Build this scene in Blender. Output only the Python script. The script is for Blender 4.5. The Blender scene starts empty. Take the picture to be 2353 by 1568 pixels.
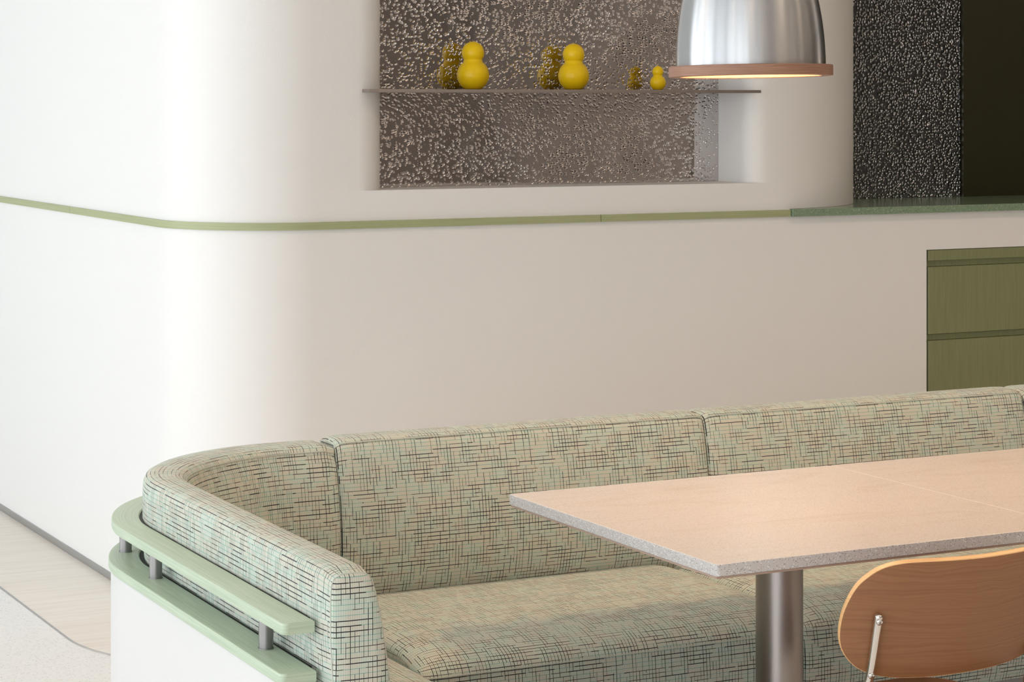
import bpy, bmesh, math, random
from mathutils import Vector, Matrix
random.seed(7)
S = bpy.context.scene
COL = S.collection
PI = math.pi

# ------------------------------------------------------------------ camera
VA = math.radians(27.121)                     # camera looks 27 degrees left-to-right across the +Y axis
cam_d = bpy.data.cameras.new('camera'); cam = bpy.data.objects.new('camera', cam_d); COL.objects.link(cam)
cam.location = (0, 0, 1.5)
cam.rotation_euler = (PI/2, 0, -VA)
cam_d.sensor_width = 36; cam_d.lens = 5185/2353*36
cam_d.shift_y = -(784-231)/2353
cam_d.clip_end = 60
S.camera = cam

# ------------------------------------------------------------------ colour management / world / lights
S.view_settings.view_transform = 'Standard'; S.view_settings.look = 'None'
S.view_settings.gamma = 1; S.view_settings.use_curve_mapping = False
S.view_settings.exposure = -0.07
W = bpy.data.worlds.new('world'); S.world = W; W.use_nodes = True
bg = W.node_tree.nodes['Background']; bg.inputs[0].default_value = (0.80, 0.90, 1.0, 1); bg.inputs[1].default_value = 1.6
S.cycles.max_bounces = 8; S.cycles.sample_clamp_indirect = 6

def area(name, loc, rot, sx, sy, power, color):
    l = bpy.data.lights.new(name, 'AREA'); l.shape = 'RECTANGLE'; l.size = sx; l.size_y = sy
    l.energy = power; l.color = color
    o = bpy.data.objects.new(name, l); COL.objects.link(o); o.location = loc; o.rotation_euler = rot
    return o
WIN_X = -4.2
WINDOWS = [(-5.6, -3.6), (-3.3, -1.3), (-1.0, 1.0), (1.3, 3.3), (3.6, 5.6), (5.9, 7.9), (8.2, 10.2)]
POWER = [82, 78, 56, 38, 54, 68, 86]
for (y0, y1), pw in zip(WINDOWS, POWER):                      # daylight through each pane of the window front
    area('daylight', (WIN_X-0.12, (y0+y1)/2, 1.55), (0, -PI/2, 0), 2.5, y1-y0, pw, (0.94, 0.975, 1.0))
area('daylight', (-2.2, -6.42, 1.55), (PI/2, 0, PI), 3.2, 2.5, 110, (0.92, 0.96, 1.0))
DOWN = [(x, y) for x in (-.2, 1.4, 3.0, 4.6, 6.2, 7.8) for y in (-4.4, -2.8, -1.2, .4, 2.0, 4.45)]
for (x, y) in DOWN:                           # warm recessed ceiling spots
    l = bpy.data.lights.new('ceiling_spot', 'SPOT'); l.energy = (24 + 2.2*max(x, 0)) if y > 4 else (7 + 2.0*max(x, 0)); l.color = (1.0, 0.78, 0.60) if x < 2 else (1.0, 0.73, 0.52)
    l.spot_size = math.radians(110); l.spot_blend = 0.8; l.shadow_soft_size = 0.16
    o = bpy.data.objects.new('ceiling_spot', l); COL.objects.link(o); o.location = (x, y, 2.85)

# ------------------------------------------------------------------ material helpers
class N:
    """tiny expression helper over math nodes"""
    def __init__(s, t, sock): s.t = t; s.k = sock
    def op(s, o, *a):
        n = s.t.nodes.new('ShaderNodeMath'); n.operation = o
        for i, v in enumerate((s,)+a):
            if isinstance(v, N): s.t.links.new(v.k, n.inputs[i])
            else: n.inputs[i].default_value = v
        return N(s.t, n.outputs[0])
    def __add__(s, b): return s.op('ADD', b)
    def __sub__(s, b): return s.op('SUBTRACT', b)
    def __mul__(s, b): return s.op('MULTIPLY', b)
    def __truediv__(s, b): return s.op('DIVIDE', b)
    def floor(s): return s.op('FLOOR')
    def fract(s): return s.op('FRACT')
    def lt(s, b): return s.op('LESS_THAN', b)
    def gt(s, b): return s.op('GREATER_THAN', b)
    def abs(s): return s.op('ABSOLUTE')
    def max(s, b): return s.op('MAXIMUM', b)
    def min(s, b): return s.op('MINIMUM', b)
    def pow(s, b): return s.op('POWER', b)
def comb(t, x, y=0.0, z=0.0):
    n = t.nodes.new('ShaderNodeCombineXYZ')
    for i, v in enumerate((x, y, z)):
        if isinstance(v, N): t.links.new(v.k, n.inputs[i])
        else: n.inputs[i].default_value = v
    return n.outputs[0]
def white(t, x, y=0.0, z=0.0):
    n = t.nodes.new('ShaderNodeTexWhiteNoise'); n.noise_dimensions = '3D'
    t.links.new(comb(t, x, y, z), n.inputs['Vector']); return N(t, n.outputs['Value'])
def noise(t, vec, scale, detail=2, rough=0.5, dist=0.0):
    n = t.nodes.new('ShaderNodeTexNoise'); t.links.new(vec, n.inputs['Vector'])
    n.inputs['Scale'].default_value = scale; n.inputs['Detail'].default_value = detail
    n.inputs['Roughness'].default_value = rough; n.inputs['Distortion'].default_value = dist
    return N(t, n.outputs[0])
def mixc(t, f, a, b):
    n = t.nodes.new('ShaderNodeMix'); n.data_type = 'RGBA'
    if isinstance(f, N): t.links.new(f.k, n.inputs[0])
    else: n.inputs[0].default_value = f
    for i, v in ((6, a), (7, b)):
        if isinstance(v, tuple): n.inputs[i].default_value = (*v, 1)
        else: t.links.new(v, n.inputs[i])
    return n.outputs[2]
def mapped(t, src, scale, rot=(0, 0, 0)):
    m = t.nodes.new('ShaderNodeMapping'); t.links.new(src, m.inputs[0])
    m.inputs['Scale'].default_value = scale; m.inputs['Rotation'].default_value = rot
    return m.outputs[0]
def coord(t, kind='Object'):
    n = t.nodes.new('ShaderNodeTexCoord'); return n.outputs[kind]
def mat(name, color=(.8, .8, .8), rough=.5, metal=0.0, **kw):
    m = bpy.data.materials.new(name); m.use_nodes = True; t = m.node_tree
    b = t.nodes['Principled BSDF']
    b.inputs['Base Color'].default_value = (*color, 1); b.inputs['Roughness'].default_value = rough
    b.inputs['Metallic'].default_value = metal
    for k, v in kw.items():
        b.inputs[k.replace('_', ' ')].default_value = v
    return m, t, b
def bump(t, b, h, dist, strength=1.0):
    n = t.nodes.new('ShaderNodeBump'); n.inputs['Distance'].default_value = dist; n.inputs['Strength'].default_value = strength
    t.links.new(h.k if isinstance(h, N) else h, n.inputs['Height']); t.links.new(n.outputs[0], b.inputs['Normal'])

# painted plaster
M_wall, t, b = mat('white_plaster', (.80, .79, .77), .55)
c = coord(t); n1 = noise(t, c, 220, 3, .6); bump(t, b, n1, .0006, .5)
M_paint, t, b = mat('white_lacquer_panel', (.63, .63, .62), .42)
c = coord(t); bump(t, b, noise(t, c, 120, 2), .0003, .4)
M_ceil, t, b = mat('ceiling_paint', (.72, .71, .69), .8)
M_room, t, b = mat('taupe_wall_paint', (.33, .30, .275), .8)
M_dark, t, b = mat('dark_wall', (.035, .032, .028), .6)
M_frame, t, b = mat('dark_window_frame', (.03, .03, .03), .4)

# ---- woven grid fabric, UV in metres
def fabric(name):
    m, t, b = mat(name, (.6, .6, .5), .92)
    sp = t.nodes.new('ShaderNodeSeparateXYZ'); t.links.new(coord(t, 'UV'), sp.inputs[0])
    u, v = N(t, sp.outputs[0]), N(t, sp.outputs[1])
    PV, PH = .0074, .0083
    # base: faint patchwork of warm and green cells in soft drifts
    cu = (u/(PV/2)); cv = (v/PH)
    drift = noise(t, comb(t, u, v), 26, 2)
    f = ((drift-.42)*6).op('ADD', 0.0); f.k.node.use_clamp = True
    base = mixc(t, f*.85+.05, (.55, .55, .47), (.495, .58, .505))
    # fine brown verticals
    lv = ((cu.fract()-.5).abs()).gt(.5-.08)
    base = mixc(t, lv*.5, base, (.22, .15, .12))
    # fine teal horizontals
    lh = ((cv.fract()-.5).abs()).gt(.5-.06)
    base = mixc(t, lh*.85, base, (.13, .34, .30))
    clus = noise(t, comb(t, u, v), 11, 2)
    clus2 = noise(t, comb(t, u+3.1, v+7.7), 9, 2)
    uq = (cu.floor())*(PV/2); vq = (cv.floor())*PH
    def hdash(seed, L, thr, halfw, col, base, k):
        row = (cv+.5).floor()
        us = uq/L + white(t, row, seed)*17.0
        cell = us.floor(); fr = us.fract()
        h1 = white(t, row, cell, seed+1); h2 = white(t, row, cell, seed+2); h3 = white(t, row, cell, seed+3)
        a0 = h1*.45; a1 = a0 + h2*.7 + .22
        on = fr.gt(a0)*fr.lt(a1)*((h3*.62+clus*k).gt(thr))
        ln = ((cv+.5).fract()-.5).abs().lt(halfw/PH)
        return mixc(t, on*ln, base, col)
    def vdash(seed, L, thr, halfw, col, base, k):
        cw = u/PV
        colm = (cw+.5).floor()
        vs = vq/L + white(t, colm, seed)*17.0
        cell = vs.floor(); fr = vs.fract()
        h1 = white(t, colm, cell, seed+1); h2 = white(t, colm, cell, seed+2); h3 = white(t, colm, cell, seed+3)
        a0 = h1*.5; a1 = a0 + h2*.65 + .18
        on = fr.gt(a0)*fr.lt(a1)*((h3*.62+clus2*k).gt(thr))
        ln = ((cw+.5).fract()-.5).abs().lt(halfw/PV)
        return mixc(t, on*ln, base, col)
    base = vdash(11.3, .070, .40, .00046, (.042, .032, .028), base, .75)
    base = vdash(31.3, .090, .66, .00066, (.010, .010, .011), base, .75)
    base = hdash(51.3, .115, .62, .00056, (.030, .023, .021), base, .75)
    base = hdash(71.3, .150, .70, .00080, (.010, .012, .016), base, .75)
    t.links.new(base, b.inputs['Base Color'])
    b.inputs['Sheen Weight'].default_value = .15
    wob = noise(t, comb(t, u, v), 7, 2)
    bump(t, b, wob, .006, .35)
    return m
M_fab = fabric('grid_weave_fabric')

def wood(name, c1, c2, sc, rough=.45, kind='Object', rot=(0, 0, 0), bm=.0004):
    m, t, b = mat(name, c1, rough)
    v = mapped(t, coord(t, kind), sc, rot)
    g = noise(t, v, 1.0, 5, .65, .4)
    f = (g-.36)*3.2; f.k.node.use_clamp = True
    fine = noise(t, mapped(t, coord(t, kind), tuple(k*3.5 for k in sc), rot), 1.0, 2)
    t.links.new(mixc(t, (f*.8+fine*.25), c1, c2), b.inputs['Base Color'])
    bump(t, b, g, bm, .5)
    return m
M_rail = wood('green_stained_ash', (.51, .595, .46), (.35, .45, .33), (5, 330, 330), .38, 'UV')
M_trim = wood('green_ash_trim', (.40, .43, .24), (.32, .36, .19), (4, 4, 260), .45)
M_drawer = wood('olive_stained_oak', (.245, .262, .135), (.19, .21, .10), (190, 190, 5), .42)
M_plyring = wood('lamp_ring_plywood', (.36, .20, .13), (.20, .09, .055), (14, 14, 900), .5)

# oak of the chair: horizontal figure, UV in metres
def oak(name, c1, c2, c3):
    m, t, b = mat(name, c1, .42)
    uv = coord(t, 'UV')
    wv = noise(t, mapped(t, uv, (3.0, 11, 1)), 1.0, 3, .55, .6)
    sp = t.nodes.new('ShaderNodeSeparateXYZ'); t.links.new(uv, sp.inputs[0])
    y = N(t, sp.outputs[1]) + wv*.045
    rings = noise(t, comb(t, N(t, sp.outputs[0])*2.2, y*260, 0.0), 1.0, 4, .62)
    f = (rings-.40)*3.4; f.k.node.use_clamp = True
    fine = noise(t, mapped(t, uv, (22, 900, 1)), 1.0, 2)
    base = mixc(t, f*.8, c1, c2)
    f2 = (fine-.55)*2.2; f2.k.node.use_clamp = True
    t.links.new(mixc(t, f2*.5, base, c3), b.inputs['Base Color'])
    bump(t, b, rings, .0002, .4)
    return m
M_oak = oak('oak_veneer', (.28, .128, .055), (.20, .084, .034), (.14, .057, .023))
M_edge = wood('oak_ply_edge', (.80, .50, .24), (.68, .40, .18), (20, 20, 500), .4)

# speckled engineered stone
def stone(name, c, s1, s2, sc=420, rough=.25, veins=None):
    m, t, b = mat(name, c, rough)
    co = coord(t)
    vo = t.nodes.new('ShaderNodeTexVoronoi'); t.links.new(co, vo.inputs[0]); vo.inputs['Scale'].default_value = sc
    sep = t.nodes.new('ShaderNodeSeparateColor'); t.links.new(vo.outputs['Color'], sep.inputs[0])
    r = N(t, sep.outputs[0]); d = N(t, vo.outputs['Distance'])
    base = (*c,)[:3]
    if veins:
        f = (noise(t, mapped(t, co, (1.2, 5, 1)), 2.2, 4, .6, 1.4)-.5)*4; f.k.node.use_clamp = True
        base = mixc(t, f*.6, c, veins)
    base = mixc(t, r.gt(.80)*d.lt(.42), base, s1)
    base = mixc(t, r.lt(.10)*d.lt(.5), base, s2)
    t.links.new(base, b.inputs['Base Color'])
    return m
M_top = stone('speckled_quartz_warm_lit', (.70, .66, .625), (.50, .46, .43), (.78, .74, .70), 520, .22, (.64, .55, .46))  # same stone as the edge, warm lamplight put into the colour
M_topside = stone('speckled_quartz_edge_shaded', (.52, .50, .49), (.20, .18, .17), (.75, .74, .73), 480, .5)  # same stone as the top, weaker light put in as darker grey
M_green = stone('green_terrazzo', (.22, .30, .20), (.08, .13, .09), (.40, .47, .36), 380, .16)
M_terr = stone('pale_terrazzo', (.82, .815, .80), (.64, .62, .60), (.88, .88, .87), 160, .35)

# floor: pale travertine-like planks with streaks along X
M_plank, t, b = mat('pale_streaked_stone', (.72, .64, .56), .32)
c = coord(t)
g = noise(t, mapped(t, c, (1.3, 22, 1)), 1.6, 5, .62, .5)
f = (g-.35)*2.6; f.k.node.use_clamp = True
cl = noise(t, mapped(t, c, (2, 3, 1)), 1.5, 3)
base = mixc(t, f, (.74, .66, .57), (.86, .81, .75))
f2 = (cl-.5)*3; f2.k.node.use_clamp = True
t.links.new(mixc(t, f2*.5, base, (.80, .79, .75)), b.inputs['Base Color'])

M_steel, t, b = mat('brushed_steel', (.30, .29, .285), .38, 1.0)
c = coord(t); g = noise(t, mapped(t, c, (30, 30, 900)), 1.0, 2); bump(t, b, g, .0002, .25)
M_pole, t, b = mat('dark_satin_steel', (.33, .30, .285), .34, 1.0)
M_chrome, t, b = mat('chrome', (.72, .70, .68), .12, 1.0)
M_alu, t, b = mat('spun_aluminium', (.50, .51, .525), .34, 1.0, Anisotropic=.92)
c = coord(t); g = noise(t, mapped(t, c, (8, 8, 900)), 1.0, 3); bump(t, b, g, .00025, .35)
b.inputs['Anisotropic Rotation'].default_value = 0.25
tg = t.nodes.new('ShaderNodeTangent'); tg.direction_type = 'RADIAL'; tg.axis = 'Z'; t.links.new(tg.outputs[0], b.inputs['Tangent'])
M_alu_base, t, b = mat('grey_metal_skirting', (.42, .42, .41), .4, .85)
M_taupe, t, b = mat('taupe_shelf_metal', (.27, .225, .20), .35, .3)
M_inner, t, b = mat('warm_lamp_inside', (.85, .62, .30), .5)
M_bulb, t, b = mat('lit_bulb', (1, .85, .6), .5, Emission_Strength=25.0); b.inputs['Emission Color'].default_value = (1, .68, .36, 1)
M_yellow, t, b = mat('yellow_ceramic', (.90, .60, .004), .34, Specular_IOR_Level=.35)
M_olive, t, b = mat('dark_olive_lacquer', (.030, .028, .010), .34)
c = coord(t); bump(t, b, noise(t, c, 900, 2), .0003, .4)
M_black, t, b = mat('black_gap', (.015, .015, .013), .6)
M_kick, t, b = mat('grey_plinth_laminate', (.36, .345, .34), .5)
M_spot, t, b = mat('lit_spot_lens', (1, 1, 1), .5, Emission_Strength=90.0); b.inputs['Emission Color'].default_value = (1, .78, .58, 1)

def hammered(name, tint, sc, dist, rough, flatspots, wide=.2):
    m, t, b = mat(name, tint, rough, 1.0)
    co = coord(t)
    wr = t.nodes.new('ShaderNodeTexNoise'); t.links.new(co, wr.inputs[0]); wr.inputs['Scale'].default_value = 30
    vm = t.nodes.new('ShaderNodeVectorMath'); vm.operation = 'SCALE'; t.links.new(wr.outputs['Color'], vm.inputs[0]); vm.inputs['Scale'].default_value = .014
    va = t.nodes.new('ShaderNodeVectorMath'); t.links.new(co, va.inputs[0]); t.links.new(vm.outputs[0], va.inputs[1])
    vo = t.nodes.new('ShaderNodeTexVoronoi'); vo.feature = 'F1'; t.links.new(va.outputs[0], vo.inputs[0])
    vo.inputs['Scale'].default_value = sc; vo.inputs['Randomness'].default_value = .8
    h = N(t, vo.outputs['Distance'])
    h = (h*h*(1/wide)).min(1.0)
    if flatspots:
        a = (noise(t, co, 3.2, 2)-.36)*4.0; a.k.node.use_clamp = True
        h = h*(a*.7+.3)
    bump(t, b, h, dist)
    return m
M_ham = hammered('hammered_mirror_steel', (.61, .575, .56), 92, .0022, .05, True, .24)
M_hamd = hammered('hammered_dark_steel', (.46, .45, .46), 92, .0050, .08, False, .36)

# ------------------------------------------------------------------ mesh helpers
def link(name, me, m=None, parent=None):
    o = bpy.data.objects.new(name, me); COL.objects.link(o)
    if m is not None:
        for x in (m if isinstance(m, (list, tuple)) else [m]): me.materials.append(x)
    if parent is not None: o.parent = parent
    return o
def shade(me, ang=35):
    me.polygons.foreach_set('use_smooth', [True]*len(me.polygons))
    me.set_sharp_from_angle(angle=math.radians(ang))
    for p in me.polygons:
        if p.loop_total > 4: p.use_smooth = False
def fix(me):
    bm = bmesh.new(); bm.from_mesh(me); bmesh.ops.recalc_face_normals(bm, faces=bm.faces); bm.to_mesh(me); bm.free()
def raw(name, V, Fc, m, parent=None, ang=35, recalc=True):
    me = bpy.data.meshes.new(name); me.from_pydata([tuple(v) for v in V], [], Fc); me.update()
    if recalc: fix(me)
    shade(me, ang)
    return link(name, me, m, parent)
def box(name, x0, x1, y0, y1, z0, z1, m, parent=None, bev=0.0, seg=2):
    bm = bmesh.new(); bmesh.ops.create_cube(bm, size=1)
    for v in bm.verts: v.co = ((x0+x1)/2+v.co.x*(x1-x0), (y0+y1)/2+v.co.y*(y1-y0), (z0+z1)/2+v.co.z*(z1-z0))
    if bev: bmesh.ops.bevel(bm, geom=bm.edges[:], offset=bev, segments=seg, affect='EDGES', profile=.5)
    me = bpy.data.meshes.new(name); bm.to_mesh(me); bm.free(); shade(me)
    return link(name, me, m, parent)
def prism_data(foot, z0, z1, V, Fc):
    n = len(foot); o = len(V)
    V += [(x, y, z0) for x, y in foot] + [(x, y, z1) for x, y in foot]
    Fc += [[o+i, o+(i+1) % n, o+n+(i+1) % n, o+n+i] for i in range(n)]
    Fc += [[o+n+i for i in range(n)], [o+i for i in reversed(range(n))]]
def prism(name, foots, m, parent=None, ang=25):
    V, Fc = [], []
    for foot, z0, z1 in foots: prism_data(foot, z0, z1, V, Fc)
    return raw(name, V, Fc, m, parent, ang)
def lathe(name, prof, loc, m, parent=None, seg=64, ang=35):
    V, Fc = [], []; idx = []
    for r, z in prof:
        if r < 1e-6: idx.append([len(V)]); V.append((loc[0], loc[1], loc[2]+z))
        else:
            idx.append(list(range(len(V), len(V)+seg)))
            V += [(loc[0]+r*math.cos(2*PI*i/seg), loc[1]+r*math.sin(2*PI*i/seg), loc[2]+z) for i in range(seg)]
    for a, c2 in zip(idx, idx[1:]):
        for i in range(seg):
            j = (i+1) % seg
            if len(a) == 1 and len(c2) == 1: continue
            if len(a) == 1: Fc.append([a[0], c2[j], c2[i]])
            elif len(c2) == 1: Fc.append([a[i], a[j], c2[0]])
            else: Fc.append([a[i], a[j], c2[j], c2[i]])
    return raw(name, V, Fc, m, parent, ang)
def tube(name, pts, r, m, parent=None, seg=10, caps=True, flat=None):
    pts = [Vector(p) for p in pts]; V, Fc = [], []; n = len(pts)
    up = Vector((0, 0, 1))
    prev = None
    for i, p in enumerate(pts):
        tn = (pts[min(i+1, n-1)]-pts[max(i-1, 0)]).normalized()
        if prev is None:
            a = tn.cross(up)
            if a.length < .1: a = tn.cross(Vector((1, 0, 0)))
        else: a = prev - tn*prev.dot(tn)
        a.normalize(); prev = a; bb = tn.cross(a).normalized()
        rr = r[i] if isinstance(r, (list, tuple)) else r
        V += [p + a*rr*math.cos(2*PI*k/seg) + bb*rr*math.sin(2*PI*k/seg) for k in range(seg)]
    for i in range(n-1):
        for k in range(seg):
            j = (k+1) % seg
            Fc.append([i*seg+k, i*seg+j, (i+1)*seg+j, (i+1)*seg+k])
    if caps: Fc += [list(reversed(range(seg))), [(n-1)*seg+k for k in range(seg)]]
    return raw(name, V, Fc, m, parent, 50)
def skin(name, rings, m, parent=None, us=None, v0=0.0, closed=True, caps=True, ang=40, matidx=None):
    """rings: list of equal-length point loops.  UV in metres: u along the rings, v around the loop."""
    rings = [[Vector(p) for p in r] for r in rings]
    n, k = len(rings), len(rings[0])
    if us is None:
        us = [0.0]
        for a, c2 in zip(rings, rings[1:]):
            us.append(us[-1] + sum((p-q).length for p, q in zip(a, c2))/k)
    vs = []
    for r in rings:
        acc = [v0]
        for j in range(k): acc.append(acc[-1] + (r[(j+1) % k]-r[j]).length)
        vs.append(acc)
    mid = vs[n//2]
    me = bpy.data.meshes.new(name)
    V = [p for r in rings for p in r]; Fc = []; UV = []; MI = []
    kk = k if closed else k-1
    for i in range(n-1):
        for j in range(kk):
            j2 = (j+1) % k
            Fc.append([i*k+j, i*k+j2, (i+1)*k+j2, (i+1)*k+j])
            UV.append([(us[i], mid[j]), (us[i], mid[j+1]), (us[i+1], mid[j+1]), (us[i+1], mid[j])])
            MI.append(matidx[j] if matidx else 0)
    if caps:
        for e in (0, n-1):
            r = rings[e]; c0 = r[0]
            # planar uv: horizontal distance and height
            dirv = None
            hs = [(Vector((p.x, p.y, 0))-Vector((c0.x, c0.y, 0))).length for p in r]
            idx = [e*k+j for j in range(k)]
            uv = [(hs[j]+.013, r[j].z) for j in range(k)]
            if e == 0: idx = idx[::-1]; uv = uv[::-1]
            Fc.append(idx); UV.append(uv); MI.append(0)
    me.from_pydata([tuple(p) for p in V], [], Fc)
    ul = me.uv_layers.new(name='UVMap'); li = 0
    for uv in UV:
        for q in uv: ul.data[li].uv = q; li += 1
    me.polygons.foreach_set('material_index', MI)
    me.update(); fix(me); shade(me, ang)
    return link(name, me, m, parent)
def empty(name, loc=(0, 0, 0), rot=(0, 0, 0)):
    o = bpy.data.objects.new(name, None); COL.objects.link(o); o.location = loc; o.rotation_euler = rot; o.empty_display_size = .1
    return o
def tag(o, label, cat, group=None):
    o['label'] = label; o['category'] = cat
    if group: o['group'] = group
    return o
def struct(o): o['kind'] = 'structure'; return o
def arc(cx, cy, r, a0, a1, n): return [(cx+r*math.cos(math.radians(a0+(a1-a0)*i/n)), cy+r*math.sin(math.radians(a0+(a1-a0)*i/n))) for i in range(n+1)]

# ------------------------------------------------------------------ room shell
FL = struct(box('floor', -4.5, 9.2, -6.2, 12.3, -.06, 0, M_terr))
# curved inlay of streaked stone along the walls
bc = arc(2.30, 6.15, .535, 180, 270, 20)
foot = [(1.765, 12.2)] + bc + [(8.9, 5.615), (8.9, 5.99), (2.6, 5.99), (2.12, 6.3), (2.12, 12.2)]
inl = prism('stone_inlay', [(foot, -.01, .0015)], M_plank, FL)
strip_o = [(1.762, 12.2)] + arc(2.30, 6.15, .538, 180, 270, 20) + [(8.9, 5.612)]
strip_i = [(1.767, 12.2)] + arc(2.30, 6.15, .533, 180, 270, 20) + [(8.9, 5.617)]
V = [(x, y, .0022) for x, y in strip_o+strip_i]; n = len(strip_o)
raw('divider_strip', V, [[i, i+1, n+i+1, n+i] for i in range(n-1)], M_alu_base, FL)
CEIL = struct(box('ceiling', -4.5, 9.2, -6.2, 12.3, 2.9, 3.0, M_ceil))
struct(prism('wall_rear', [([(-4.5, -6.3), (-3.8, -6.3), (-3.8, -6.2), (-4.5, -6.2)], .3, 2.8), ([(-.6, -6.3), (9.2, -6.3), (9.2, -6.2), (-.6, -6.2)], .3, 2.8),
    ([(-4.5, -6.3), (9.2, -6.3), (9.2, -6.2), (-4.5, -6.2)], 0, .3), ([(-4.5, -6.3), (9.2, -6.3), (9.2, -6.2), (-4.5, -6.2)], 2.8, 2.9)], M_room))
struct(box('wall_right', 9.2, 9.3, -6.2, -2.4, 0, 2.9, M_room))
struct(box('wall_right_dark', 9.19, 9.3, -2.4, 12.3, 0, 2.9, M_dark))  # unseen stretch made dark so the hammered panel reflects black
struct(box('wall_far', -4.5, 2.0, 12.2, 12.3, 0, 2.9, M_wall))
# window front on the left: low sill wall, head and posts with open glazing between
V, Fc = [], []
def addbox(x0, x1, y0, y1, z0, z1): prism_data([(x0, y0), (x1, y0), (x1, y1), (x0, y1)], z0, z1, V, Fc)
addbox(WIN_X-.3, WIN_X, -6.2, 12.2, 0, .3); addbox(WIN_X-.3, WIN_X, -6.2, 12.2, 2.8, 2.9)
edges = [-6.2] + [y for w in WINDOWS for y in w] + [12.2]
for a, c2 in zip(edges[::2], edges[1::2]): addbox(WIN_X-.3, WIN_X, a, c2, .3, 2.8)
struct(raw('wall_left', V, Fc, M_wall, None, 20))
for k, (y0, y1) in enumerate(WINDOWS):
    wn = struct(empty('window_%d' % (k+1), (WIN_X, y0, .3)))
    f = box('frame', -.05, .0, 0, .05, 0, 2.5, M_frame, wn); box('frame', -.05, .0, y1-y0-.05, y1-y0, 0, 2.5, M_frame, wn)
    box('mullion', -.04, .0, (y1-y0)/2-.02, (y1-y0)/2+.02, 0, 2.5, M_frame, wn); box('transom', -.04, .0, 0, y1-y0, 1.9, 1.94, M_frame, wn)

# main white wall (rounded corner, niche, rounded end), built in layers
YF = 6.03
corner = [(2.1, 12.2)] + arc(2.45, 6.38, .35, 180, 270, 28)      # runs to (2.45, 6.03)
ZL = 1.128                                                         # underside of the ledge trim
lower = corner + [(4.632, YF), (4.632, 12.2)]
over = [(4.632, YF), (9.2, YF), (9.2, 6.75), (4.632, 6.75)]
nleft = corner + arc(2.587, YF+.105, .105, 270, 360, 12) + [(2.692, 6.30), (2.692, 12.2)]
nright = [(3.94, 6.42)] + arc(4.0, YF+.06, .06, 180, 270, 8) + arc(4.02, YF+.617, .617, 270, 360, 36) + [(4.637, 6.75), (3.94, 6.75)]
nback = [(2.692, 6.235), (3.94, 6.235), (3.94, 6.7), (2.692, 6.7)]
full = corner + arc(4.02, YF+.617, .617, 270, 360, 36) + [(4.637, 6.75), (4.0, 12.2)]
fullw = corner + [(4.0885, YF), (4.0885, 12.2)]
struct(prism('wall_back', [(lower, 0, ZL), (over, 1.0045, ZL), ([(5.54, YF), (9.2, YF), (9.2, 6.75), (5.54, 6.75)], 0, 1.0045),
    (full, 1.1525, 1.238), (fullw, ZL, 1.1525), (nleft, 1.238, 2.25), (nright, 1.238, 2.25), (nback, 1.238, 2.25), (full, 2.25, 2.9)], M_wall, None, 25))
struct(box('wall_alcove', 4.637, 9.2, 6.62, 6.75, 1.12, 2.9, M_dark))
# ledge trims: stained ash bands, three lengths with fine joints
def band(name, path, z0, z1, out, m):
    P = [Vector((x, y)) for x, y in path]; V, Fc = [], []
    off = []
    for i, p in enumerate(P):
        tn = (P[min(i+1, len(P)-1)]-P[max(i-1, 0)]).normalized()
        off.append(p + Vector((tn.y, -tn.x))*(-out if False else out))
    foot = [(q.x, q.y) for q in off] + [(p.x-(o2.x-p.x)*1.5, p.y-(o2.y-p.y)*1.5) for p, o2 in reversed(list(zip(P, off)))]
    return prism(name, [(foot, z0, z1)], m, None, 30)
full_path = [(2.1, 12.2), (2.1, 7.277)]
p1 = [(2.1, 12.2), (2.1, 9), (2.1, 7.2765)]
p2 = [(2.1, 7.2735)] + arc(2.45, 6.38, .35, 180, 270, 28) + [(3.388, YF)]
p3 = [(3.3905, YF), (4.086, YF)]
def rev(p): return p
for k, p in enumerate((p1, p2, p3)):
    struct(band('trim_%d' % (k+1), p, 1.1285, 1.1500, .010, M_trim))
# metal skirting on the left flank
struct(box('baseboard_left', 2.094, 2.101, 6.45, 8.06, .0015, .0235, M_alu_base, None, .0008))
struct(box('baseboard_rear', 2.094, 2.101, 8.063, 12.2, .0015, .0235, M_alu_base, None, .0008))
struct(prism('baseboard_corner', [([(x, y) for x, y in arc(2.45, 6.38, .356, 180, 270, 24)] + [(4.63, 6.024), (4.63, 6.035)] + arc(2.45, 6.38, .347, 270, 180, 24), .0015, .0235)], M_alu_base))

# ------------------------------------------------------------------ worktop, drawers, alcove panels
o = prism('worktop', [([(4.0895, 6.008), (8.9, 6.008), (8.9, 6.64), (4.089, 6.64)], 1.1285, 1.1520)], M_green)
tag(o, 'green speckled terrazzo worktop running right from the rounded white wall end', 'worktop')
cab = tag(empty('drawer_unit', (4.636, 6.03, 0)), 'olive stained drawer unit set into the white wall at the right edge', 'drawers')
def cb(name, x0, x1, z0, z1, y0, y1, m, par=cab, bev=.001): return box(name, x0, x1, y0, y1, z0, z1, m, par, bev, 1)
cb('carcass', .003, .90, 0.02, 1.002, .024, .50, M_black)
cb('top_rail', .004, .899, .968, 1.0025, -.001, .022, M_drawer)
for z0, z1 in ((.724, .947), (.480, .702), (.236, .458), (.06, .214)):
    cb('drawer', .004, .899, z0, z1, -.001, .022, M_drawer)
for z in (.947, .702, .458, .214):
    cb('finger_groove', .006, .897, z+.0005, z+.0205, .012, .03, M_drawer)
pn = box('mirror_panel', 2.6925, 3.9395, 6.221, 6.2345, 1.2385, 2.2495, M_ham)
tag(pn, 'hammered mirror metal panel lining the back of the white niche', 'panel')
pd = box('metal_panel', 4.40, 5.179, 6.545, 6.62, 1.1525, 2.9, M_hamd)
tag(pd, 'dark hammered metal panel standing on the green worktop', 'panel')
po = box('lacquered_panel', 5.183, 6.6, 6.53, 6.62, 1.1525, 2.9, M_olive)
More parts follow.
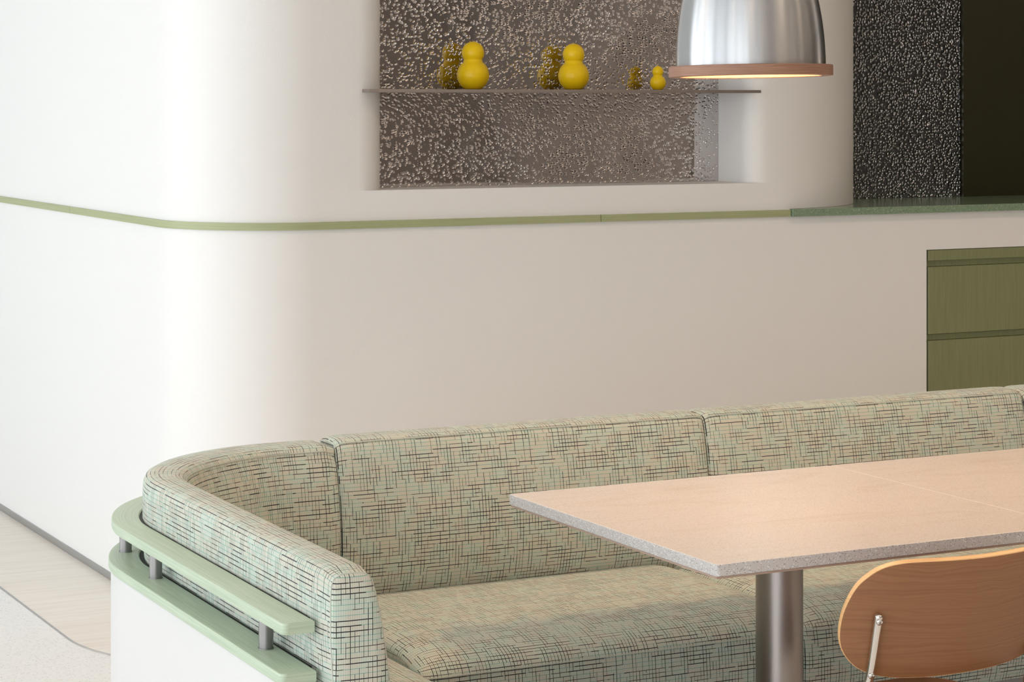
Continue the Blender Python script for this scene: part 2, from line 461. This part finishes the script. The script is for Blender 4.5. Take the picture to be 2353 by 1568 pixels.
tag(po, 'dark olive lacquered panel at the top right corner beside the hammered panel', 'panel')

# niche shelf and yellow vases
sh = box('display_shelf', 2.600, 3.948, 5.982, 6.2205, 1.5235, 1.5330, M_taupe, None, .0012, 2)
tag(sh, 'thin taupe metal shelf across the mirrored niche', 'shelf')
def gourd(name, px_x, sc, label, tip):
    prof = [(0, 0), (.022, 0), (.030, .0035)]
    R1, c1, R2, c2 = .0490, .0440, .0345, .1115
    a0 = -62
    for i in range(25):
        a = math.radians(a0 + (52-a0)*i/24); prof.append((R1*math.cos(a), c1+R1*math.sin(a)))
    for i in range(22):
        a = math.radians(-36 + (90+36)*i/21); prof.append((R2*math.cos(a), c2+R2*math.sin(a)))
    prof[-1] = (0, prof[-1][1])
    prof = [(0, 0)] + [(r*sc, z*sc) for r, z in prof[1:]]
    if tip:
        prof = prof[:-2] + [(.0022, prof[-1][1]-.0004), (.0016, prof[-1][1]+.0018), (0, prof[-1][1]+.0026)]
    o = lathe(name, prof, (0, 0, 0), M_yellow, None, 48, 40); o.location = (px_x, 6.15, 1.5331)
    return tag(o, label, 'vase', 'yellow double-ball vases on the niche shelf')
gourd('vase', 3.017, 1.0, 'large yellow double-ball vase at the left end of the niche shelf', False)
gourd('vase', 3.365, .985, 'large yellow double-ball vase in the middle of the niche shelf', False)
gourd('vase', 3.669, .52, 'small yellow double-ball vase nearest the pendant lamp', True)

# ------------------------------------------------------------------ banquette
BQ = tag(empty('banquette', (1.735, 4.10, 0)), 'corner banquette in pale green grid fabric with rounded end and green drinks rail', 'banquette')
OX, OY = 1.735, 4.10
def P3(x, y, z): return (x-OX, y-OY, z)
RC = .397
# path of the outer face from the free arm end round the corner to the first straight back panel
path = []                                      # (x, y, nx, ny) with n pointing inward (towards the sitters)
A0 = Vector((1.326, 3.208)); A1 = Vector((OX-RC, OY))
for i in range(24):
    p = A0.lerp(A1, i/24); tn = (A1-A0).normalized(); path.append((p.x, p.y, tn.y, -tn.x))
for i in range(37):
    a = math.radians(180-90*i/36); path.append((OX+RC*math.cos(a), OY+RC*math.sin(a), -math.cos(a), -math.sin(a)))
for i in range(1, 5): path.append((OX+.095*i/4, OY+RC, 0, -1))
plen = [0]
for a, c2 in zip(path, path[1:]): plen.append(plen[-1]+math.hypot(a[0]-c2[0], a[1]-c2[1]))
def sm(x): x = max(0, min(1, x)); return x*x*(3-2*x)
def lerp(a, b2, f): return a+(b2-a)*f
def corner_profile(f, s):
    """f 0 = arm, 1 = back"""
    t_ = lerp(.073, .107, f)
    arm = [(.010, .74), (.018, .70), (.026, .65), (.033, .60), (.038, .54), (.040, .46), (.038, .40), (.03, .31)]
    bk = [(.014, .74), (.026, .69), (.036, .63), (.040, .58), (.036, .52), (.022, .46), (.010, .40), (.0, .31)]
    pr = [(.016, .31), (.010, .45), (.004, .60), (.000, .67), (.0, .74), (.0015, .762), (.006, .7715), (.014, .7755)]
    for q in (.3, .5, .7): pr.append((t_*q+.004, .7775))
    pr += [(t_-.010, .776), (t_-.003, .7725), (t_+.0035, .764), (t_+.007, .752)]
    pr += [(t_+lerp(a[0], c2[0], f), lerp(a[1], c2[1], f)) for a, c2 in zip(arm, bk)]
    return pr
rings = []
L = plen[-1]
for (x, y, nx, ny), s in zip(path, plen):
    f = sm((s-.85)/.5)
    e = max(0, 1-s/.010); e2 = max(0, 1-(L-s)/.018)
    pr = corner_profile(f, s); ring = []
    for o_, z in pr:
        w = max(o_, 0); cz = .55; co_ = .05
        k = 1-.05*e*e
        z2 = z-.006*e*e*sm((z-.70)/.07)-.008*e2*e2*sm((z-.70)/.07)
        o2 = o_ + .004*e*e*(1 if o_ < .02 else -1) - (.008*e2*e2 if o_ > .05 and z < .77 else 0)
        ring.append(P3(x+nx*o2, y+ny*o2, z2))
    rings.append(ring)
corner = skin('corner_cushion', rings, M_fab, BQ, us=[s+.11 for s in plen])
# end face of the arm: slightly padded panel with piping round it
er = rings[0]
cx_ = sum(p[0] for p in er)/len(er); cz_ = sum(p[2] for p in er)/len(er)
ends = []
for k, (sc, dy) in enumerate(((1.0, 0.0), (.97, -.004), (.90, -.0075), (.5, -.010))):
    ends.append([(cx_+(p[0]-cx_)*sc, p[1]+dy, (cz_+(p[2]-cz_)*(1-(1-sc)*.4))) for p in er])
me_v = [p for r in ends for p in r]; k = len(er); Fc = []
for i in range(3):
    for j in range(k): Fc.append([i*k+j, i*k+(j+1) % k, (i+1)*k+(j+1) % k, (i+1)*k+j])
Fc.append([3*k+j for j in range(k)])
me = bpy.data.meshes.new('end_panel'); me.from_pydata(me_v, [], Fc)
ul = me.uv_layers.new(name='UVMap')
for p in me.polygons:
    for li in p.loop_indices:
        v = me.vertices[me.loops[li].vertex_index].co; ul.data[li].uv = (v.x+2.004, v.z+.03)
fix(me); shade(me, 60); link('end_panel', me, M_fab, BQ)
M_pipe, t, b = mat('fabric_piping', (.50, .53, .47), .9)
tube('piping', [Vector(p)+Vector((0, -.0008, 0)) for p in er[:-2]], .0012, M_pipe, corner, 6)
tube('seam_piping', [Vector(r[13])+Vector((0, 0, .0006)) for r in rings[1:]], .0013, M_pipe, corner, 6)

# straight back panels
XB = [1.832, 2.742, 3.668, 4.59]
def back_panel(x0, x1, uo, top):
    xs = [x0, x0+.003, x0+.008, x0+.016, x0+.03] + [x0+.03+(x1-x0-.06)*i/24 for i in range(1, 24)] + [x1-.03, x1-.016, x1-.008, x1-.003, x1]
    rr = []
    pr = [(4.505, .31), (4.503, .55), (4.499, .74), (4.497, .762), (4.490, .776), (4.474, .784), (4.45, .787), (4.42, .786), (4.402, .783), (4.392, .778),
          (4.386, .768), (4.381, .750), (4.371, .71), (4.361, .66), (4.354, .61), (4.351, .56), (4.354, .51), (4.362, .475), (4.372, .45), (4.39, .40), (4.42, .31)]
    for x in xs:
        d = min(x-x0, x1-x)
        e = max(0, 1-d/.028); q = 1-math.sqrt(max(0, 1-e*e))
        rg = []
        for y, z in pr:
            yy = y+(4.44-y)*.16*q if y < 4.47 else y-.006*q
            zz = z - .009*q*sm((z-.70)/.08) + (top*sm((z-.70)/.07))
            rg.append(P3(x, yy, zz))
        rr.append(rg)
    o = skin('back_cushion', rr, M_fab, BQ, us=[x+uo for x in xs], ang=50)
    tube('piping', [Vector(r[9])+Vector((0, -.0006, .0004)) for r in rr[2:-2]], .0012, M_pipe, o, 6)
    return o
for i in range(3): back_panel(XB[i]+.0012, XB[i+1]-.0012, .37*i, .0)

# seat cushions along the back
XS = [1.778, 2.641, 3.51, 4.40]
def seat(x0, x1, uo):
    xs = [x0] + [x0+.07*(1-math.cos(PI/2*i/8)) for i in range(1, 9)] + [x0+.07+(x1-x0-.14)*i/20 for i in range(1, 20)] + [x1-.07*(1-math.cos(PI/2*i/8)) for i in range(8, -1, -1)]
    pr = [(4.40, .250), (4.40, .44), (4.385, .456), (4.34, .461), (4.25, .464), (4.15, .465), (4.06, .464), (4.00, .462), (3.95, .458), (3.915, .4525), (3.885, .4450), (3.862, .4350), (3.850, .4230),
          (3.8455, .4150), (3.844, .4120), (3.8445, .4085), (3.842, .39), (3.8385, .35), (3.839, .31), (3.845, .27), (3.852, .248), (3.90, .247)]
    rr = []
    for x in xs:
        d = min(x-x0, x1-x); e = max(0, 1-d/.07); q = 1-math.sqrt(max(0, 1-e*e)); e3 = max(0, 1-d/.012); q3 = 1-math.sqrt(max(0, 1-e3*e3))
        rr.append([P3(x, y+(.009*q3 if y < 3.9 else 0) + (.01*q if y < 3.9 and z > .40 else 0), z-(.026*q*sm((z-.412)/.04) if z > .412 else 0)) for y, z in pr])
    o = skin('seat_cushion', rr, M_fab, BQ, us=[x+uo for x in xs], ang=50)
    tube('piping', [Vector(r[14])+Vector((0, -.0008, 0)) for r in rr[3:-3]], .0012, M_pipe, o, 6)
    return o
for i in range(3): seat(XS[i]+.0015, XS[i+1]-.0015, .53*i+.2)
# return seat beside the arm
ys = [3.23, 3.236, 3.25] + [3.25+1.12*i/24 for i in range(1, 24)] + [4.372, 4.38]
rr = []
for y in ys:
    e = max(0, 1-(y-3.23)/.02); q = 1-math.sqrt(max(0, 1-e*e))
    pr = [(1.40, .25), (1.40, .43), (1.43, .444), (1.50, .449), (1.60, .450), (1.67, .449), (1.715, .4455), (1.745, .4385), (1.762, .430), (1.770, .420), (1.7725, .408), (1.773, .35), (1.772, .28), (1.765, .248)]
    rr.append([P3(x, y, z-.02*q*sm((z-.4)/.04)) for x, z in pr])
o = skin('seat_cushion', rr, M_fab, BQ, us=[y for y in ys], ang=50)
o['label'] = 'narrow seat cushion along the short arm'
# plinth below the seats
box('plinth', 1.80-OX, 4.38-OX, 3.885-OY, 4.36-OY, .0, .247, M_kick, BQ, .002)
box('plinth', 1.42-OX, 1.74-OX, 3.26-OY, 4.36-OY, .0, .248, M_kick, BQ, .002)
# white curved base and the two stained shelves
def outline(R, yend, xend, tilt, n=40):
    """outer line from the free end to the back"""
    pts = [Vector((OX-R-tilt, yend)), Vector((OX-R-tilt*.5, (yend+OY)/2))]
    pts += [Vector(q) for q in arc(OX, OY, R, 180, 90, n)]
    pts.append(Vector((xend, OY+R)))
    return pts
def ribbon(name, Ro, Ri, yend, xend, z0, z1, m, tilt=.012, bev=.0022, parent=BQ, matidx=None, rc=.010):
    a = outline(Ro, yend, xend, tilt); c2 = outline(Ri, yend, xend, tilt)
    # round the outer free corner by inserting stations
    st = []
    y0 = yend
    for k in range(7):
        ang = PI/2*k/6; st.append((y0+rc*(1-math.cos(ang)), rc*(1-math.sin(ang))))
    rr = []; us = []
    def ring(po, pi_):
        po, pi_ = Vector(po), Vector(pi_); d = (pi_-po).normalized()
        prof = [(po+d*bev, z0), (po+d*bev*.3, z0+bev*.3), (po, z0+bev), (po, z1-bev), (po+d*bev*.3, z1-bev*.3), (po+d*bev, z1), (pi_-d*bev, z1), (pi_, z1-bev), (pi_, z0+bev), (pi_-d*bev, z0)]
        return [P3(p.x, p.y, z) for p, z in prof]
    s = 0; last = None
    for yy, ins in st:
        tt = tilt*(OY-yy)/(OY-yend); po = (OX-Ro-tt+ins, yy); pi_ = (OX-Ri-tt, yy)
        rr.append(ring(po, pi_)); us.append(yy)
    for po, pi_ in list(zip(a, c2))[1:]:
        rr.append(ring(po, pi_))
    us = [0]
    pp = [Vector(r[2]) for r in rr]
    for i in range(1, len(pp)): us.append(us[-1]+(pp[i]-pp[i-1]).length)
    return skin(name, rr, m, parent, us=us, ang=40)
RIN = .403
up = ribbon('upper_shelf', .456, RIN, 3.247, 1.95, .6765, .6950, M_rail)
lo = ribbon('lower_shelf', .462, RIN, 3.240, 1.95, .6010, .6195, M_rail)
ribbon('base_panel', .4575, .425, 3.246, 1.95, 0, .6008, M_paint, rc=.004)
box('back_board', 1.95-OX, 4.40-OX, 4.508-OY, 4.53-OY, 0, .76, M_paint, BQ)
ribbon('inner_board', .392, .380, 3.246, 1.832, .0, .60, M_black, rc=.002, bev=.001)
ribbon('slot_shade_strip', .4028, .390, 3.285, 1.832, .6770, .6915, M_black, rc=.001, bev=.0005)  # black strips stand in for the shade inside both shelf slots
ribbon('slot_shade_strip', .4028, .386, 3.285, 1.832, .6015, .6150, M_black, rc=.001, bev=.0005)
for (px_, py_) in ((1.336, 4.262), (1.3115, 4.001), (1.3005, 3.406)):
    po_ = lathe('post', [(0, .620), (.0118, .620), (.0118, .6765), (0, .6765)], P3(px_, py_, 0), M_steel, BQ, 32)
    lathe('base_ring', [(.0121, .6196), (.0128, .6196), (.0128, .6215), (.0121, .6215)], P3(px_, py_, 0), M_steel, po_, 32)

# ------------------------------------------------------------------ tables
def table(x0, x1, label, only=False):
    cx_, cy_ = (x0+x1)/2, 3.507
    T = tag(empty('table', (cx_, cy_, 0)), label, 'table', 'stone topped tables pushed together')
    hx, hy, rc = (x1-x0)/2, .3745, .007
    def rect(ins, z):
        pts = []
        for sx, sy, a0 in ((1, 1, 0), (-1, 1, 90), (-1, -1, 180), (1, -1, 270)):
            for k in range(7):
                a = math.radians(a0+15*k); r = max(rc-ins*.5, .001)
                pts.append((sx*(hx-ins-r)+r*math.cos(a), sy*(hy-ins-r)+r*math.sin(a), z))
        return pts
    lay = [(.0, .7205), (.0, .7385), (.0002, .7392), (.0006, .7397), (.0012, .7400)]
    V, Fc, MI = [], [], []
    for ins, z in [(.0015, .7195)]+lay: V += rect(ins, z)
    k = 28
    for i in range(len(lay)):
        for j in range(k): Fc.append([i*k+j, i*k+(j+1) % k, (i+1)*k+(j+1) % k, (i+1)*k+j]); MI.append(1 if i < 4 else 0)
    Fc.append([len(lay)*k+j for j in range(k)]); MI.append(0); Fc.append([j for j in reversed(range(k))]); MI.append(1)
    me = bpy.data.meshes.new('tabletop'); me.from_pydata(V, [], Fc); me.polygons.foreach_set('material_index', MI); fix(me); shade(me, 30)
    link('tabletop', me, [M_top, M_topside], T)
    box('subtop', -hx+.004, hx-.004, -hy+.005, hy-.005, .7150, .7194, M_sub, T)
    lathe('pole', [(0, .02), (.0440, .02), (.0440, .7149), (0, .7149)], (0, 0, 0), M_pole, T, 64)
    lathe('foot', [(0, 0), (.22, 0), (.22, .008), (.205, .014), (.06, .022), (0, .022)], (0, 0, 0), M_pole, T, 64)
    return T
M_sub, t, b = mat('table_underlay', (.45, .33, .26), .7)
table(1.9800, 2.7293, 'pale stone topped table on a steel column, left of the two pushed together')
table(2.7307, 3.4800, 'pale stone topped table cut off by the right edge, behind the oak chair')

# ------------------------------------------------------------------ chair
CH = tag(empty('chair', (2.36, 2.9557, 0)), 'oak plywood chair with chrome tube frame at the near side of the table', 'chair')
RB, LEAN = .63, math.radians(18)
C0 = Vector((0, 0, .66))
ax_r = Vector((1, 0, 0)); ax_a = Vector((0, -math.sin(LEAN), math.cos(LEAN))); ax_n = Vector((0, math.cos(LEAN), math.sin(LEAN)))
def bpt(s, tt, depth=0.0):
    """point on the curved backrest; depth>0 goes towards the sitter"""
    r = RB-depth; ph = s/RB
    return C0 + ax_a*tt + ax_n*(RB-r*math.cos(ph)) + ax_r*(r*math.sin(ph))
half = [(0, .0995), (.05, .0994), (.0993, .0984), (.125, .0972), (.148, .0946), (.1705, .0887), (.1898, .0787), (.209, .0601), (.2191, .0443), (.2263, .0238), (.2313, -.0012), (.2318, -.0258),
        (.2289, -.0467), (.2228, -.0639), (.2118, -.0795), (.1958, -.0939), (.179, -.1030), (.1594, -.1096), (.1278, -.1143), (.0922, -.1161), (.05, -.1164)]
out = half + [(0, -.1165)] + [(-s, tt) for s, tt in reversed(half[1:])]
# resample smoothly (Catmull-Rom) so the edge stays round
def catmull(P, n):
    R = []
    k = len(P)
    for i in range(k):
        p0, p1_, p2_, p3_ = (Vector((*P[(i+q) % k], 0)) for q in (-1, 0, 1, 2))
        for j in range(n):
            u = j/n
            R.append(.5*((2*p1_)+(p2_-p0)*u+(2*p0-5*p1_+4*p2_-p3_)*u*u+(3*p1_-p0-3*p2_+p3_)*u**3))
    return [(p.x, p.y) for p in R]
out = catmull(out, 3)
TH = .0115
V, Fc, MI, UV = [], [], [], []
k = len(out)
cen = (0, -.0085)
def lay_ring(scales, depth, inset):
    r = []
    for s, tt in out:
        ds, dt = s-cen[0], tt-cen[1]; l = math.hypot(ds, dt)
        f = scales*(1-inset/l); r.append((cen[0]+ds*f, cen[1]+dt*f, depth))
    return r
layers = [lay_ring(q, 0, .0) if False else lay_ring(q, 0, .0015) for q in (.02, .25, .5, .75, 1.0)]
layers += [lay_ring(1, .0004, .0004), lay_ring(1, .0015, 0), lay_ring(1, TH-.0015, 0), lay_ring(1, TH-.0004, .0004)]
layers += [lay_ring(q, TH, .0015) for q in (1.0, .75, .5, .25, .02)]
for ly in layers: V += [tuple(bpt(*q)) for q in ly]
flat = [q for ly in layers for q in ly]
for i in range(len(layers)-1):
    for j in range(k):
        Fc.append([i*k+j, i*k+(j+1) % k, (i+1)*k+(j+1) % k, (i+1)*k+j]); MI.append(1 if 4 <= i <= 8 else 0)
Fc.append([j for j in reversed(range(k))]); MI.append(0); Fc.append([(len(layers)-1)*k+j for j in range(k)]); MI.append(0)
me = bpy.data.meshes.new('backrest'); me.from_pydata(V, [], Fc); me.polygons.foreach_set('material_index', MI)
ul = me.uv_layers.new(name='UVMap')
for p in me.polygons:
    for li in p.loop_indices:
        q = flat[me.loops[li].vertex_index]; ul.data[li].uv = (q[0]+.4, q[1]+.31)
fix(me); shade(me, 40); link('backrest', me, [M_oak, M_edge], CH)
# seat shell: gently dished rounded square
sx0, sx1, sy0, sy1, rc = -.20, .20, -.06, .352, .085
def rr_pts(ins, z, n=8):
    pts = []
    for cx2, cy2, a0 in ((sx1, sy1, 0), (sx0, sy1, 90), (sx0, sy0, 180), (sx1, sy0, 270)):
        r = rc-ins; ox = cx2-math.copysign(rc, cx2) ; oy = cy2-(rc if cy2 > 0 else -rc)
        for q in range(n+1):
            a = math.radians(a0+90*q/n); pts.append((ox+r*math.cos(a), oy+r*math.sin(a), z))
    return pts
lays = [rr_pts(.08, .436), rr_pts(.0015, .445), rr_pts(0, .447), rr_pts(0, .455), rr_pts(.0015, .457), rr_pts(.04, .4515), rr_pts(.08, .448)]
V = [p for l in lays for p in l]; k = len(lays[0]); Fc = []; MI = []
for i in range(len(lays)-1):
    for j in range(k): Fc.append([i*k+j, i*k+(j+1) % k, (i+1)*k+(j+1) % k, (i+1)*k+j]); MI.append(1 if 1 <= i <= 3 else 0)
Fc += [[j for j in reversed(range(k))], [(len(lays)-1)*k+j for j in range(k)]]; MI += [0, 0]
me = bpy.data.meshes.new('seat'); me.from_pydata(V, [], Fc); me.polygons.foreach_set('material_index', MI)
ul = me.uv_layers.new(name='UVMap')
for p in me.polygons:
    for li in p.loop_indices:
        v = me.vertices[me.loops[li].vertex_index].co; ul.data[li].uv = (v.y, v.x)
fix(me); shade(me, 40); link('seat', me, [M_oak, M_oak], CH)
for sg in (-1, 1):
    s0 = sg*.172
    pts = [bpt(s0*1.01, .000, -.0075), bpt(s0, -.03, -.0075), bpt(s0*.985, -.07, -.0075), bpt(s0*.975, -.105, -.0075), bpt(s0*.98, -.13, -.0075)]
    e = pts[-1]
    pts += [Vector((sg*.172, e.y+.012, .49)), Vector((sg*.176, e.y+.012, .455)), Vector((sg*.185, e.y-.03, .30)), Vector((sg*.20, e.y-.09, .008))]
    # refine
    fine = []
    for i in range(len(pts)-1):
        p0, p1_, p2_, p3_ = pts[max(i-1, 0)], pts[i], pts[i+1], pts[min(i+2, len(pts)-1)]
        for j in range(5):
            u = j/5; fine.append(.5*((2*p1_)+(p2_-p0)*u+(2*p0-5*p1_+4*p2_-p3_)*u*u+(3*p1_-p0-3*p2_+p3_)*u**3))
    fine.append(pts[-1])
    top = fine[0]; dirn = (fine[0]-fine[1]).normalized()
    fine = [top+dirn*.0062, top+dirn*.0052, top+dirn*.003] + fine
    rad = [.0035, .0055, .0068] + [.0070]*(len(fine)-3)
    lg = tube('leg', fine, rad, M_chrome, CH, 20)
    tube('rubber_foot', [(pts[-1].x, pts[-1].y, .0), (pts[-1].x, pts[-1].y, .012)], .009, M_black, lg, 12)
    for tt, ss in ((-.0045, 1.007), (-.1025, .976)):
        c0 = bpt(s0*ss, tt, -.0140); nrm = (bpt(s0*ss, tt, -.03)-c0).normalized()
        # dome head screw with a cross recess
        a = nrm.cross(Vector((0, 0, 1))).normalized(); bb = nrm.cross(a)
        V = []; Fc = []; prof = [(.0058, .0), (.0058, .0009), (.0050, .0021), (.0034, .0030), (.0014, .0034)]
        for r, h in prof: V += [c0+nrm*h+a*r*math.cos(2*PI*q/16)+bb*r*math.sin(2*PI*q/16) for q in range(16)]
        for i in range(4):
            for q in range(16): Fc.append([i*16+q, i*16+(q+1) % 16, (i+1)*16+(q+1) % 16, (i+1)*16+q])
        Fc.append([4*16+q for q in range(16)])
        sc_ = raw('screw', V, Fc, M_chrome, lg, 40)
        V = []; Fc = []
        for d1, d2 in ((a, bb), (bb, a)):
            o0 = len(V); q1 = d1*.0023; q2 = d2*.00045
            V += [c0+nrm*.00350+q1+q2, c0+nrm*.00350-q1+q2, c0+nrm*.00350-q1-q2, c0+nrm*.00350+q1-q2]; Fc.append([o0, o0+1, o0+2, o0+3])
        # the recess is joined to the screw head
        me = sc_.data; bm = bmesh.new(); bm.from_mesh(me)
        for f in Fc: fa = bm.faces.new([bm.verts.new(V[q]) for q in f]); fa.material_index = 1
        bm.to_mesh(me); bm.free(); me.materials.append(M_black)
for sg in (-1, 1):     # front legs
    tube('leg', [(sg*.15, .27, .440), (sg*.17, .29, .30), (sg*.19, .32, .0)], .0075, M_chrome, CH, 14)
tube('seat_rail', [(-.150, .27, .437), (-.165, .1, .437), (-.174, .02, .437)], .0065, M_chrome, CH, 10)
tube('seat_rail', [(.150, .27, .437), (.165, .1, .437), (.174, .02, .437)], .0065, M_chrome, CH, 10)

# ------------------------------------------------------------------ pendant lamp
def pendant(loc, label, r1, r2):
  LP = tag(empty('pendant_lamp', loc), label, 'lamp', 'bell pendants over the tables')
  va_r = Vector((math.cos(VA), -math.sin(VA), 0)); va_f = Vector((math.sin(VA), math.cos(VA), 0))
  q1 = Matrix.Rotation(math.radians(r1), 4, va_f) @ Matrix.Rotation(math.radians(r2), 4, va_r)
  LP.rotation_euler = q1.to_euler()
  HB = .295
  prof = []
  for i in range(33):
      h = HB*i/32*.985
      prof.append((.138*math.sqrt(1-(h/HB)**2), h))
  prof += [(.024, prof[-1][1]+.002), (.022, prof[-1][1]+.05), (.006, prof[-1][1]+.056)]
  inner = [(max(r-.003, .004), h-.0015) for r, h in prof[:33]]
  lathe('shade', [(.1335, -.001), (.1380, -.001)] + prof, (0, 0, 0), M_alu, LP, 128, 30)
  lathe('reflector', [(.1333, -.0155)] + [(.1333, -.001)] + inner[1:], (0, 0, 0), M_inner, LP, 96, 30)
  lathe('rim', [(.1290, -.0185), (.1302, -.0197), (.1502, -.0197), (.1512, -.0187), (.1512, -.001), (.1502, 0), (.1385, 0), (.1290, -.002), (.1290, -.0185)], (0, 0, 0), M_plyring, LP, 128, 30)
  lathe('bulb', [(0, .075), (.018, .079), (.028, .092), (.030, .108), (.026, .124), (.016, .14), (.013, .17), (0, .17)], (0, 0, 0), M_bulb, LP, 24)
  tube('cord', [(0, 0, .33), (0, 0, .9), (0, 0, 1.33)], .003, M_black, LP, 8)
  bl = bpy.data.lights.new('bulb_light', 'POINT'); bl.energy = 8.5; bl.color = (1.0, .73, .47); bl.shadow_soft_size = .085
  bo = bpy.data.objects.new('bulb_light', bl); COL.objects.link(bo); bo.parent = LP; bo.location = (0, 0, .045)

pendant((2.293, 3.51, 1.5638), 'brushed aluminium bell pendant lamp with a wooden rim, hanging into the top of the frame', -.75, -.8)
pendant((3.24, 3.51, 1.5638), 'second aluminium bell pendant lamp, outside the right edge of the frame', 0, 0)

# recessed spot fittings in the ceiling
for i, (x, y) in enumerate(DOWN):
    o = lathe('ceiling_spotlight', [(0, 0), (.056, 0), (.058, -.004), (.070, -.006), (.074, 0)], (0, 0, 0), M_alu_base, CEIL, 24)
    o.location = (x, y, 2.899)
    l = lathe('lens', [(0, -.0065), (.055, -.0062), (.055, -.003), (0, -.003)], (0, 0, 0), M_spot, o, 20)
